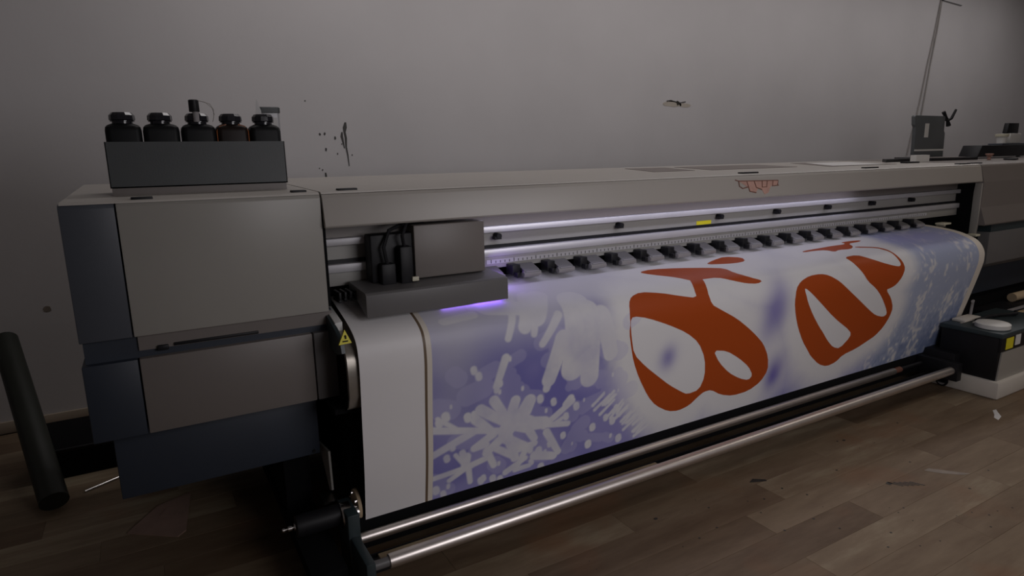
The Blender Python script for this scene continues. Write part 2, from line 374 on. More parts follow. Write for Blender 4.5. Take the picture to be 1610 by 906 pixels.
part('ultraviolet_lamp', MB().box(1.44, 1.566, -0.112, -0.06, 0.9545, 0.9585), M_uv, label='violet curing lamp under the carriage')
area('curing_lamp', (1.43, -0.085, 0.9535), (1.43, -0.14, 0.90), 0.26, 0.02, 0.03, (0.35, 0.18, 1.0))
area('curing_lamp', (1.60, 0.02, 1.045), (1.75, 0.06, 1.0), 0.05, 0.03, 0.10, (0.40, 0.24, 1.0))
# emblem on the hood
dec = MB().prism([(2.985, 1.366), (3.285, 1.360), (3.278, 1.337), (3.225, 1.333), (3.2, 1.30), (3.17, 1.292), (3.15, 1.318), (3.125, 1.325), (3.105, 1.304), (3.07, 1.308), (3.045, 1.335)], -0.022, -0.0195, 'y')
for q in range(len(dec.v)):
    x, y, z = dec.v[q]; s_ = (1.380 - z) / 0.098 * 0.02
    dec.v[q] = (x, -0.0046 - s_ - (0.0012 if y < -0.02 else 0.0), z)
em = part('emblem', dec, M_red, label='faded pinkish emblem on the hood front')
def hy(z): return -0.0064 - (1.380 - z) / 0.098 * 0.02
dl = MB()
for pts in ([(2.962, 1.372), (2.985, 1.366), (2.988, 1.34), (3.01, 1.328), (3.05, 1.334)], [(2.985, 1.366), (3.285, 1.360), (3.276, 1.335)], [(3.045, 1.362), (3.06, 1.312), (3.105, 1.304)],
            [(3.10, 1.362), (3.11, 1.33), (3.15, 1.318)], [(3.16, 1.362), (3.155, 1.33), (3.19, 1.33), (3.20, 1.362)], [(3.245, 1.36), (3.235, 1.333), (3.285, 1.335)]):
    dl.tube([(x, hy(z), z) for x, z in pts], 0.0028, 6)
part('emblem_outline', dl, M_redd, em)
# right cabinet
rp = [(0.0, 1.392), (0.018, 1.3995), (YB, top_z(YB)), (YB, 0.975), (-0.066, 0.975), (-0.07, 0.985), (-0.030, 1.10), (-0.032, 1.275), (-0.006, 1.380)]
part('right_front_cover', MB().prism(rp, X3 + 0.002, X4, 'x', 0.003), M_taupe, label='grey upper cover of the right cabinet')
part('side_trim', MB().prism([(0.016, 1.268), (-0.026, 1.268), (-0.026, 1.085), (-0.026, 1.0), (-0.018, 0.895), (0.035, 0.875), (0.04, 1.0), (0.03, 1.09)], X3 - 0.011, X3 + 0.012, 'x', 0.002), M_light, label='bent grey trim beside the print opening')
part('right_recess_band', MB().box(X3 + 0.15, X4 - 0.005, -0.045, YB - 0.02, 0.915, 0.978), M_teal)
part('right_lower_cover', MB().prism([(-0.05, 0.918), (-0.05, 0.69), (-0.01, 0.655), (YB - 0.05, 0.655), (YB - 0.05, 0.918)], X3 + 0.13, X4, 'x', 0.004), M_dgrey, label='dark grey lower cover of the right cabinet')
part('right_base_box', MB().box(X3 + 0.16, X4 - 0.1, 0.10, 0.95, 0.42, 0.655, 0.004), M_navy)
part('lid_clip', MB().box(5.00, 5.09, -0.01, 0.05, 1.004, 1.016, 0.003).box(5.04, 5.06, 0.01, 0.06, 0.99, 1.006), M_cream)
part('lid_clip', MB().box(5.33, 5.39, -0.06, 0.0, 0.905, 0.92, 0.003), M_cream)
part('shade_panel', MB().box(X3 + 0.17, X4 - 0.1, 0.13, 0.145, 0.02, 0.42), M_void)  # added black sheet standing in for the shade under the right cabinet
# legs, take-up unit, rails
for xa, nm in ((0.72, 'leg_frame'), (5.24, 'leg_frame')):
    part(nm, MB().box(xa, xa + 0.10, 0.18, 0.62, 0.13, 0.66, 0.004).box(xa - 0.01, xa + 0.11, -0.28, 1.0, 0.085, 0.14, 0.004), M_void)
part('gusset', MB().prism([(0.195, 0.405), (0.03, 0.430), (0.02, 0.275), (0.055, 0.262)], 0.862, 0.870, 'x'), M_light, label='grey triangular gusset plate')
part('brace_bar', MB().box(0.822, 0.872, -0.02, 0.06, 0.245, 0.252), M_chrome)
def caster(x, y):
    c = part('caster', MB().box(x - 0.028, x + 0.028, y - 0.03, y + 0.03, 0.075, 0.09, 0.003).box(x - 0.026, x - 0.021, y - 0.022, y + 0.03, 0.03, 0.078).box(x + 0.021, x + 0.026, y - 0.022, y + 0.03, 0.03, 0.078), M_black)
    obj('wheel', MB().lathe([(0.01, -0.014), (0.030, -0.014), (0.037, -0.010), (0.037, 0.010), (0.030, 0.014), (0.01, 0.014)], (x, y + 0.006, 0.037), 20, 'x'), M_black, c)
    obj('hub_ring', MB().lathe([(0.018, -0.0165), (0.025, -0.0165), (0.025, -0.0135), (0.018, -0.0135)], (x, y + 0.006, 0.037), 20, 'x'), M_rubber, c)
for x, y in ((0.77, -0.24), (0.77, 0.93), (5.29, 0.93), (4.72, -0.25), (5.29, -0.24)): caster(x, y)
RY1_, RZ1_, RY2_, RZ2_ = -0.162, 0.155, -0.338, 0.150
part('take_up_bracket', MB().box(0.862, 0.906, -0.19, -0.05, 0.012, 0.27, 0.004).box(0.868, 0.90, -0.375, -0.15, 0.012, 0.185, 0.004), M_teal, label='dark teal take-up bracket')
part('take_up_bracket', MB().box(4.605, 4.66, -0.375, -0.10, 0.085, 0.20, 0.004).box(4.67, 4.78, -0.32, 0.05, 0.085, 0.24, 0.004), M_black)
part('motor', MB().lathe([(0.02, 0.700), (0.038, 0.703), (0.040, 0.72), (0.040, 0.855), (0.03, 0.862)], (0, -0.095, 0.235), 24, 'x'), M_black, label='black take-up motor')
part('motor_shaft', MB().lathe([(0.006, 0.655), (0.008, 0.657), (0.008, 0.664), (0.004, 0.665), (0.004, 0.674), (0.010, 0.675), (0.010, 0.688), (0.005, 0.689), (0.005, 0.695), (0.014, 0.696), (0.014, 0.703)], (0, -0.095, 0.235), 16, 'x'), M_chrome)
part('coupling', MB().lathe([(0.02, 0.855), (0.044, 0.857), (0.046, 0.862), (0.046, 0.893), (0.030, 0.895), (0.030, 0.922)], (0, -0.105, 0.232), 24, 'x'), M_chrome, label='shiny steel coupling collar')
part('roll_flange', MB().lathe([(0.028, 0.920), (0.056, 0.921), (0.058, 0.925), (0.058, 0.933), (0.03, 0.934)], (0, -0.075, 0.245), 32, 'x'), M_tube, label='tan end flange of the take-up roll')
for k in range(6):
    a = k * PI / 3 + 0.3; y, z = -0.075 + 0.046 * math.cos(a), 0.245 + 0.046 * math.sin(a)
    part('flange_bolt', MB().cyl((0.921, y, z), (0.912, y, z), 0.006, 8), M_chrome)
part('take_up_core', MB().cyl((0.934, -0.065, 0.235), (4.62, -0.065, 0.235), 0.042, 24), M_void)
part('guard_bar', MB().box(0.907, 4.99, -0.128, -0.110, 0.085, 0.212, 0.003), M_void)
part('front_rail', MB().lathe([(0.012, 0.906), (0.019, 0.910), (0.020, 0.93), (0.020, 4.29), (0.016, 4.30)], (0, RY1_, RZ1_), 24, 'x'), M_pipe, label='thin polished steel rail nearest the print')
part('front_rail', MB().lathe([(0.018, 0.955), (0.024, 0.957), (0.025, 0.97), (0.025, 4.60), (0.02, 4.605)], (0, RY2_, RZ2_), 24, 'x'), M_pipe, label='thick polished steel rail in front')
part('rail_end', MB().lathe([(0.012, 0.899), (0.017, 0.90), (0.017, 0.958)], (0, RY2_, RZ2_), 18, 'x'), M_dgrey)
part('rail_end', MB().lathe([(0.018, 4.299), (0.018, 4.36), (0.012, 4.37)], (0, RY1_, RZ1_), 18, 'x'), mat('rust', (0.16, 0.06, 0.04), 0.7, noise=0.2))
part('rail_end', MB().cyl((4.35, RY1_, RZ1_), (4.63, RY1_, RZ1_), 0.012, 12), M_black)
part('drip_channel', MB().box(0.92, 4.61, -0.300, -0.215, 0.094, 0.100).box(0.92, 4.61, -0.303, -0.298, 0.094, 0.112).box(0.92, 4.61, -0.215, -0.210, 0.094, 0.112), M_black)
bt = obj('wooden_batten', MB().box(0.95, 2.27, -0.285, -0.228, 0.1005, 0.118, 0.003), M_wood, base=(1.6, -0.257, 0.1005))
tag(bt, 'flat pale wooden batten lying between the two steel rails of the printer', 'batten')

# ------------------------------------------------------------------ the printed banner
PLp = [(.45, 1.0), (.25, .997), (.117, .988), (-.007, .960), (-.107, .931), (-.165, .90), (-.187, .86), (-.194, .80), (-.191, .73), (-.180, .60), (-.163, .40), (-.133, .205)]
PRp = [(.45, 1.008), (.25, 1.005), (.08, .998), (-.08, .978), (-.179, .949), (-.234, .917), (-.268, .865), (-.275, .81), (-.267, .75), (-.232, .60), (-.180, .40), (-.132, .205)]
def crom(P, n=60):
    P = np.array(P); Q = np.vstack([2 * P[0] - P[1], P, 2 * P[-1] - P[-2]]); out = []
    for i in range(1, len(Q) - 2):
        a, b, c, d = Q[i - 1], Q[i], Q[i + 1], Q[i + 2]
        for t in np.linspace(0, 1, n, endpoint=False):
            out.append(.5 * (2 * b + (c - a) * t + (2 * a - 5 * b + 4 * c - d) * t * t + (3 * b - a - 3 * c + d) * t ** 3))
    out.append(Q[-2]); out = np.array(out); L = np.r_[0, np.cumsum(np.hypot(*np.diff(out, axis=0).T))]
    return out, L
NU, NS = 810, 290
def prof(P):
    o_, L = crom(P); s = np.linspace(0, L[-1], NS)
    return np.stack([np.interp(s, L, o_[:, 0]), np.interp(s, L, o_[:, 1])], 1)
XL, XR, SLEN = .9417, 4.9917, 1.388
pl_, pr_ = prof(PLp), prof(PRp)
fu = np.linspace(0, 1, NU)[:, None, None]
YZ = pl_[None] * (1 - fu) + pr_[None] * fu
# gentle slack between the pinch rollers
uu = np.linspace(0, XR - XL, NU); ss = np.linspace(0, SLEN, NS)
UU, SS = np.meshgrid(uu, ss, indexing='ij')
wave = 0.0035 * np.sin(UU * 5.1 + 0.6) * np.clip((SS - 0.55) / 0.3, 0, 1) * np.clip((1.39 - SS) / 0.4, 0, 1)
V = np.zeros((NU, NS, 3)); V[..., 0] = XL + UU; V[..., 1] = YZ[..., 0] + wave; V[..., 2] = YZ[..., 1]

A_OUT = [(1.178, 0.689), (1.204, 0.66), (1.265, 0.643), (1.364, 0.665), (1.465, 0.694), (1.566, 0.718), (1.563, 0.676), (1.581, 0.62), (1.601, 0.571), (1.667, 0.587), (1.636, 0.696), (1.653, 0.76), (1.711, 0.792), (1.827, 0.854), (1.925, 0.921), (1.986, 0.967), (2.061, 1.03), (2.122, 1.114), (2.148, 1.199), (2.11, 1.261), (2.029, 1.297), (1.914, 1.299), (1.821, 1.272), (1.743, 1.226), (1.694, 1.226), (1.659, 1.246), (1.61, 1.283), (1.54, 1.297), (1.471, 1.283), (1.384, 1.23), (1.326, 1.168), (1.256, 1.056), (1.213, 0.965), (1.19, 0.89), (1.172, 0.821), (1.175, 0.776), (1.172, 0.749)]
A_IN1 = [(1.19, 0.749), (1.271, 0.769), (1.398, 0.821), (1.514, 0.878), (1.601, 0.943), (1.659, 1.036), (1.679, 1.137), (1.656, 1.206), (1.581, 1.214), (1.537, 1.19), (1.45, 1.134), (1.369, 1.07), (1.288, 1.005), (1.213, 0.932), (1.187, 0.843), (1.175, 0.772)]
A_IN2 = [(1.708, 1.003), (1.801, 1.023), (1.896, 1.079), (1.983, 1.143), (2.032, 1.203), (2.009, 1.228), (1.937, 1.203), (1.844, 1.15), (1.76, 1.076)]
A_TOP1 = [(1.809, 0.489), (1.89, 0.458), (1.997, 0.431), (2.084, 0.473), (2.055, 0.522), (1.971, 0.529), (1.841, 0.507)]
A_TOP2 = [(1.387, 0.476), (1.476, 0.462), (1.624, 0.491), (1.786, 0.536), (1.859, 0.562), (1.879, 0.616), (1.94, 0.66), (2.012, 0.689), (1.971, 0.7), (1.896, 0.689), (1.824, 0.665), (1.746, 0.627), (1.665, 0.625), (1.586, 0.623), (1.531, 0.58), (1.427, 0.52)]
B_OUT = [(2.238, 0.758), (2.278, 0.725), (2.354, 0.705), (2.446, 0.705), (2.507, 0.72), (2.591, 0.763), (2.666, 0.812), (2.788, 0.887), (2.924, 0.972), (3.002, 1.016), (3.086, 1.039), (3.115, 1.025), (3.08, 0.979), (3.002, 0.901), (2.927, 0.843), (2.837, 0.792), (2.779, 0.729), (2.736, 0.674), (2.715, 0.627), (2.828, 0.623), (2.895, 0.665), (2.985, 0.703), (3.072, 0.729), (3.127, 0.74), (3.144, 0.727), (3.127, 0.685), (3.112, 0.634), (3.066, 0.587), (2.924, 0.552), (2.938, 0.538), (3.08, 0.578), (3.121, 0.611), (3.141, 0.671), (3.167, 0.718), (3.176, 0.758), (3.155, 0.801), (3.115, 0.843), (3.072, 0.858), (3.028, 0.863), (3.103, 0.923), (3.155, 0.99), (3.155, 1.048), (3.124, 1.112), (3.069, 1.159), (3.014, 1.179), (2.915, 1.214), (2.799, 1.234), (2.753, 1.27), (2.675, 1.283), (2.591, 1.254), (2.49, 1.181), (2.455, 1.145), (2.385, 1.076), (2.316, 0.987), (2.267, 0.905), (2.235, 0.827)]
B_IN = [(2.301, 0.765), (2.325, 0.772), (2.446, 0.856), (2.614, 0.974), (2.805, 1.085), (2.82, 1.121), (2.75, 1.183), (2.681, 1.163), (2.611, 1.11), (2.548, 1.05), (2.504, 1.012), (2.417, 0.927), (2.345, 0.843)]
B_TOP = [(2.695, 0.493), (2.817, 0.487), (2.895, 0.491), (2.938, 0.48), (2.924, 0.456), (3.028, 0.453), (3.112, 0.467), (3.057, 0.485), (2.953, 0.487), (2.93, 0.536), (2.869, 0.56), (2.776, 0.549), (2.718, 0.565), (2.686, 0.529), (2.617, 0.52), (2.507, 0.518), (2.53, 0.5)]
DOTS = [(0.344, 1.161), (0.321, 1.206), (0.408, 1.045), (0.437, 1.041), (0.486, 1.35), (0.475, 1.359), (0.53, 1.366), (0.701, 1.274), (0.744, 1.29), (0.712, 1.339), (0.799, 1.065), (0.732, 1.036), (0.868, 1.152), (0.918, 1.114), (1.019, 1.246), (1.007, 1.332), (1.088, 1.214), (1.143, 1.179), (1.129, 1.241), (0.863, 1.246), (0.796, 1.272), (1.181, 1.348), (0.431, 0.847), (0.452, 0.876), (0.316, 1.021), (0.289, 1.043), (0.541, 0.923), (0.738, 0.674), (0.692, 0.68), (0.764, 1.38), (0.565, 1.38), (0.31, 1.37), (0.278, 1.343)]
def seg_d(a, b):
    ax, ay = a; bx, by = b; dx, dy = bx - ax, by - ay; L2 = dx * dx + dy * dy + 1e-12
    t = np.clip(((UU - ax) * dx + (SS - ay) * dy) / L2, 0, 1)
    return np.hypot(UU - ax - t * dx, SS - ay - t * dy)
def poly_sdf(P):
    P = list(P); n = len(P); d = np.full(UU.shape, 9.0); ins = np.zeros(UU.shape, bool)
    for i in range(n):
        a, b = P[i], P[(i + 1) % n]; d = np.minimum(d, seg_d(a, b))
        c = ((a[1] > SS) != (b[1] > SS)) & (UU < (b[0] - a[0]) * (SS - a[1]) / (b[1] - a[1] + 1e-12) + a[0]); ins ^= c
    return np.where(ins, -d, d)
def smooth_poly(P):   # Chaikin corner cutting keeps traced letters rounded
    Q = []
    for i in range(len(P)):
        a, b = np.array(P[i]), np.array(P[(i + 1) % len(P)]); Q += [tuple(a * .78 + b * .22), tuple(a * .22 + b * .78)]
    return Q
so = np.maximum(poly_sdf(smooth_poly(A_OUT)), -np.minimum(poly_sdf(smooth_poly(A_IN1)), poly_sdf(smooth_poly(A_IN2))))
so = np.minimum(so, np.maximum(poly_sdf(smooth_poly(B_OUT)), -poly_sdf(smooth_poly(B_IN))))
for q in (A_TOP1, A_TOP2, B_TOP): so = np.minimum(so, poly_sdf(smooth_poly(q)))
halo = np.minimum(np.minimum(poly_sdf(A_OUT), poly_sdf(B_OUT)), np.minimum(np.minimum(poly_sdf(A_TOP1), poly_sdf(A_TOP2)), poly_sdf(B_TOP)))
# snowflakes: capsules
sw = np.full(UU.shape, 9.0); sh = np.full(UU.shape, 9.0)
def cap(a, b, r0, r1=None, dst='w'):
    global sw, sh
    r1 = r0 if r1 is None else r1
    ax, ay = a; bx, by = b; dx, dy = bx - ax, by - ay; L2 = dx * dx + dy * dy + 1e-12
    t = np.clip(((UU - ax) * dx + (SS - ay) * dy) / L2, 0, 1)
    d = np.hypot(UU - ax - t * dx, SS - ay - t * dy) - (r0 + (r1 - r0) * t)
    if dst == 'w': sw = np.minimum(sw, d)
    else: sh = np.minimum(sh, d)
def flake(cx, cs, R, rot, r, nb=2, arms=range(6)):
    for k in arms:
        a = rot + k * PI / 3; ex, ey = cx + R * math.cos(a), cs + R * math.sin(a)
        cap((cx, cs), (ex, ey), r, r * .8)
        for j in range(1, nb + 1):
            t = 0.28 + 0.5 * (j - 1) / max(1, nb - 0.5); px, py = cx + R * t * math.cos(a), cs + R * t * math.sin(a); l = R * (0.44 - 0.13 * (j - 1))
            for sg in (-1, 1):
                b2 = a + sg * PI / 3.4; cap((px, py), (px + l * math.cos(b2), py + l * math.sin(b2)), r * .9, r * .8)
CAPS = [(0.261, 1.072, 0.579, 1.152, 0.013), (0.437, 1.119, 0.263, 1.183, 0.015), (0.376, 1.103, 0.284, 1.027, 0.009), (0.443, 1.068, 0.524, 1.152, 0.018), (0.524, 1.152, 0.44, 1.197, 0.016), (0.44, 1.197, 0.492, 1.194, 0.014), (0.463, 1.03, 0.576, 1.112, 0.02), (0.521, 1.001, 0.599, 1.128, 0.018), (0.579, 1.152, 0.663, 1.079, 0.031), (0.579, 1.152, 0.617, 1.023, 0.022), (0.663, 1.079, 0.683, 1.039, 0.028), (0.666, 1.145, 0.758, 1.159, 0.028), (0.599, 1.105, 0.689, 1.152, 0.038), (0.689, 1.157, 0.883, 1.197, 0.013), (0.761, 1.177, 0.897, 1.088, 0.014), (0.868, 1.099, 0.886, 1.074, 0.018), (0.776, 1.21, 0.848, 1.332, 0.015), (0.808, 1.181, 0.854, 1.159, 0.009), (0.579, 1.152, 0.631, 1.299, 0.019), (0.559, 1.185, 0.495, 1.234, 0.018), (0.579, 1.19, 0.698, 1.27, 0.019), (0.628, 1.261, 0.721, 1.252, 0.015), (0.677, 1.277, 0.637, 1.361, 0.013), (0.62, 1.283, 0.538, 1.226, 0.015), (0.495, 1.223, 0.533, 1.306, 0.014), (0.411, 1.279, 0.266, 1.29, 0.011), (0.411, 1.279, 0.336, 1.319, 0.011), (0.417, 1.281, 0.428, 1.355, 0.011), (0.411, 1.279, 0.388, 1.203, 0.014), (0.411, 1.279, 0.498, 1.259, 0.013), (0.411, 1.279, 0.359, 1.206, 0.009), (0.405, 1.23, 0.402, 1.277, 0.018), (0.591, 1.359, 0.68, 1.315, 0.013), (0.637, 1.361, 0.706, 1.359, 0.011), (0.727, 1.315, 0.825, 1.346, 0.019), (0.692, 1.185, 0.718, 1.228, 0.016), (0.567, 0.825, 0.53, 0.941, 0.015), (0.547, 0.881, 0.53, 0.961, 0.011), (0.68, 0.498, 0.579, 0.747, 0.014), (0.735, 0.54, 0.657, 0.712, 0.028), (0.701, 0.709, 0.695, 0.747, 0.014), (0.816, 0.687, 0.732, 0.794, 0.016), (0.582, 0.496, 0.481, 0.574, 0.023), (0.46, 0.62, 0.336, 0.634, 0.018), (0.536, 0.589, 0.706, 0.631, 0.04), (0.712, 0.669, 0.785, 0.556, 0.042), (0.915, 0.629, 0.886, 0.93, 0.056), (0.828, 0.789, 0.77, 0.961, 0.032), (0.958, 0.687, 0.976, 0.992, 0.045), (0.77, 0.961, 0.761, 1.001, 0.017), (1.025, 0.718, 1.08, 0.898, 0.036)]
for a, b, c_, d_, r in CAPS: cap((a, b), (c_, d_), r * 1.22, r * 1.05)
rng = np.random.default_rng(3)
for (a, b) in DOTS: cap((a, b), (a + .003, b + .012), 0.012 + 0.006 * rng.random())
for i in range(60):
    a, b = rng.uniform(.29, 1.2), rng.uniform(.75, 1.38)
    if rng.random() < .35: cap((a, b), (a, b + .01), rng.uniform(.003, .010))
    cap((a + rng.uniform(-.1, .1), b), (a, b + .02), rng.uniform(.02, .045), dst='h')
# rough frost along the lower edge of the lettering halo
for i in range(26):
    t = i / 25; a = 1.02 + .28 * t + rng.uniform(-.02, .02); b = 1.10 + .24 * t + rng.uniform(-.03, .03)
    cap((a + .05, b - .03), (a + rng.uniform(-.03, .02), b + rng.uniform(0, .03)), .006, .009)
# base colours (print ink, no light in it)
def sstep(x, a, b): t = np.clip((x - a) / (b - a), 0, 1); return t * t * (3 - 2 * t)
def vnoise(fx, fy, seed):
    r = np.random.default_rng(seed); g = r.random((int(5 * fx) + 3, int(1.6 * fy) + 3)); x = UU * fx; y = SS * fy
    i, j = x.astype(int), y.astype(int); t, q = x - i, y - j; t = t * t * (3 - 2 * t); q = q * q * (3 - 2 * q)
    return (g[i, j] * (1 - t) + g[i + 1, j] * t) * (1 - q) + (g[i, j + 1] * (1 - t) + g[i + 1, j + 1] * t) * q
n1 = .6 * vnoise(4, 4, 1) + .4 * vnoise(10, 10, 2); n2 = .36 * vnoise(9, 6, 5) + .30 * vnoise(24, 17, 6) + .34 * vnoise(62, 46, 8)
white = np.array((.80, .79, .80)); blue = np.array((.20, .19, .50)); lil = np.array((.33, .31, .60)); deep = np.array((.13, .11, .36)); ice = np.array((.40, .45, .60)); dk = np.array((.12, .17, .34))
def mixc(a, b, t): return a * (1 - t[..., None]) + b * t[..., None]
base = mixc(np.broadcast_to(blue, UU.shape + (3,)), lil, sstep(n1, .35, .75) * .8)
base = mixc(base, white * .95, sstep(-SS, -.90, -.52) * .85)                       # pale upper part of the artwork
sp_ = np.exp(-(((UU - .35) / .12) ** 2 + ((SS - .80) / .3) ** 2)); base = mixc(base, white * .8, sp_ * .4)
ice_c = mixc(np.broadcast_to(ice, UU.shape + (3,)), white * .9, sstep(n2, .50, .72))
dark = sstep(SS * .9 + UU * .35 - n2 * .55, 1.92, 2.35) * sstep(SS, .7, 1.0); ice_c = mixc(ice_c, dk, dark * .75)
ice_c = mixc(ice_c, np.array((.42, .42, .78)), np.exp(-(((UU - 3.55) / .45) ** 2 + ((SS - .52) / .12) ** 2)) * .8)
base = mixc(base, ice_c, sstep(UU, 2.7, 3.25))
hw = sstep(-halo - .035 * (n2 - .5), -.20, -.045); base = mixc(base, white, np.clip(hw, 0, 1))
mid = sstep(UU, 1.15, 1.45) * sstep(-UU, -3.1, -2.75) * sstep(-halo, -.34, -.12) ; base = mixc(base, white * .97, mid * .6)
for cx, cs, rx, rs, am in ((2.10, .86, .09, .15, .95), (2.20, 1.22, .07, .11, .9), (1.42, .99, .05, .06, .7), (1.02, .68, .05, .05, .4)):
    g = np.exp(-(((UU - cx) / rx) ** 2 + ((SS - cs) / rs) ** 2)) * am * (.55 + .9 * n1); base = mixc(base, deep * 1.3, np.clip(g, 0, 1))
blank_u, line_u, p0_u, p1_u = .236, .246, .266, 3.985
base[UU < blank_u] = white
me = bpy.data.meshes.new('printed_banner')
idx = np.arange(NU * NS).reshape(NU, NS)
quads = np.stack([idx[:-1, :-1], idx[1:, :-1], idx[1:, 1:], idx[:-1, 1:]], -1).reshape(-1, 4)
BO = np.array((2.9, 0.0, 0.2))
me.vertices.add(NU * NS); me.vertices.foreach_set('co', (V - BO).reshape(-1).astype(np.float32))
me.loops.add(quads.size); me.loops.foreach_set('vertex_index', quads.reshape(-1).astype(np.int32))
me.polygons.add(len(quads)); me.polygons.foreach_set('loop_start', np.arange(0, quads.size, 4, dtype=np.int32))
me.polygons.foreach_set('use_smooth', np.ones(len(quads), dtype=bool))
me.update(calc_edges=True)
at = me.attributes.new('ink', 'FLOAT_COLOR', 'POINT'); at.data.foreach_set('color', np.concatenate([base, np.ones(base.shape[:2] + (1,))], -1).reshape(-1).astype(np.float32))
for nm, arr in (('sdf_orange', so), ('sdf_white', sw), ('sdf_bokeh', sh), ('across', UU)):
    at = me.attributes.new(nm, 'FLOAT', 'POINT'); at.data.foreach_set('value', np.ascontiguousarray(arr).reshape(-1).astype(np.float32))
def banner_mat():
    m = bpy.data.materials.new('printed_vinyl'); m.use_nodes = True; nt = m.node_tree; N = nt.nodes; L = nt.links; b = N['Principled BSDF']
    def attr(n):
        a = N.new('ShaderNodeAttribute'); a.attribute_name = n; return a
    def ramp(src, a, b_, lo, hi):
        r = N.new('ShaderNodeMapRange'); r.inputs[1].default_value = a; r.inputs[2].default_value = b_; r.inputs[3].default_value = lo; r.inputs[4].default_value = hi
        L.new(src, r.inputs[0]); return r.outputs[0]
    def mix(fac, A, B):
        x = N.new('ShaderNodeMix'); x.data_type = 'RGBA'; L.new(fac, x.inputs['Factor'])
        if isinstance(A, tuple): x.inputs['A'].default_value = A
        else: L.new(A, x.inputs['A'])
        if isinstance(B, tuple): x.inputs['B'].default_value = B
        else: L.new(B, x.inputs['B'])
        return x.outputs['Result']
    u = attr('across').outputs['Fac']
    def mul(a, c):
        q = N.new('ShaderNodeMath'); q.operation = 'MULTIPLY'; L.new(a, q.inputs[0]); L.new(c, q.inputs[1]); return q.outputs[0]
    inside = mul(ramp(u, p0_u - .001, p0_u + .001, 0, 1), ramp(u, p1_u - .001, p1_u + .001, 1, 0))
    col = attr('ink').outputs['Color']
    col = mix(mul(ramp(attr('sdf_bokeh').outputs['Fac'], -.003, .004, .35, 0), ramp(u, 1.2, 1.3, 1, 0)), col, (.52, .50, .72, 1))
    tcn = N.new('ShaderNodeTexCoord'); nzn = N.new('ShaderNodeTexNoise'); nzn.inputs['Scale'].default_value = 9; nzn.inputs['Detail'].default_value = 3
    L.new(tcn.outputs['Object'], nzn.inputs['Vector'])
    col = mix(mul(mul(ramp(attr('sdf_white').outputs['Fac'], -.004, .004, 1, 0), ramp(nzn.outputs['Fac'], .3, .65, .70, 1.0)), inside), col, (.74, .73, .77, 1))
    col = mix(ramp(attr('sdf_orange').outputs['Fac'], -.0015, .0015, 1, 0), col, (.43, .070, .009, 1))
    col = mix(inside, (.74, .68, .60, 1), col)
    col = mix(ramp(u, blank_u - .001, blank_u + .001, 1, 0), col, (.80, .78, .78, 1))
    ln = mul(ramp(u, blank_u - .001, blank_u + .0005, 0, 1), ramp(u, line_u - .0005, line_u + .001, 1, 0))
    col = mix(ln, col, (.16, .11, .07, 1))
    L.new(col, b.inputs['Base Color']); b.inputs['Roughness'].default_value = 0.45; b.inputs['Specular IOR Level'].default_value = 0.28
    return m
me.materials.append(banner_mat())
bn = bpy.data.objects.new('printed_banner', me); C.objects.link(bn); bn.location = BO
tag(bn, 'wide printed banner with orange lettering and snowflakes on blue hanging from the printer', 'banner')

# ------------------------------------------------------------------ ink tray and bottles
tz = top_z(0.25)
TR = thing('ink_tray', (0.56, 0.33, tz), 'charcoal metal tray of ink bottles on top of the left cabinet', 'tray')
T0, T1, TY0, TY1 = 0.279, 0.845, 0.25, 0.43
obj('tray_shell', MB().box(T0, T1, TY0, TY0 + 0.003, 1.430, 1.581).box(T0, T1, TY1 - 0.003, TY1, 1.430, 1.57).box(T0, T0 + 0.003, TY0, TY1, 1.430, 1.581).box(T1 - 0.003, T1, TY0, TY1, 1.430, 1.581).box(T0, T1, TY0, TY1, 1.430, 1.434), M_tray, TR)
obj('plinth', MB().prism([(TY0 + 0.006, top_z(TY0 + 0.006)), (TY0 + 0.006, 1.4295), (TY1, 1.4295), (TY1, top_z(TY1))], T0 + 0.004, T1 - 0.004, 'x'), M_taupe, TR)
BL = ['black ink bottle at the left end of the tray', 'black ink bottle second from the left in the tray', 'black ink bottle with a nozzle standing in its cap, middle of the tray',
      'dark amber ink bottle with orange edges, second from the right in the tray', 'black ink bottle at the right end of the tray in front of a clear jar']
bx = [0.338, 0.4505, 0.5665, 0.6765, 0.7885]
bw = [.0535, .0555, .0545, .0535, .0535]
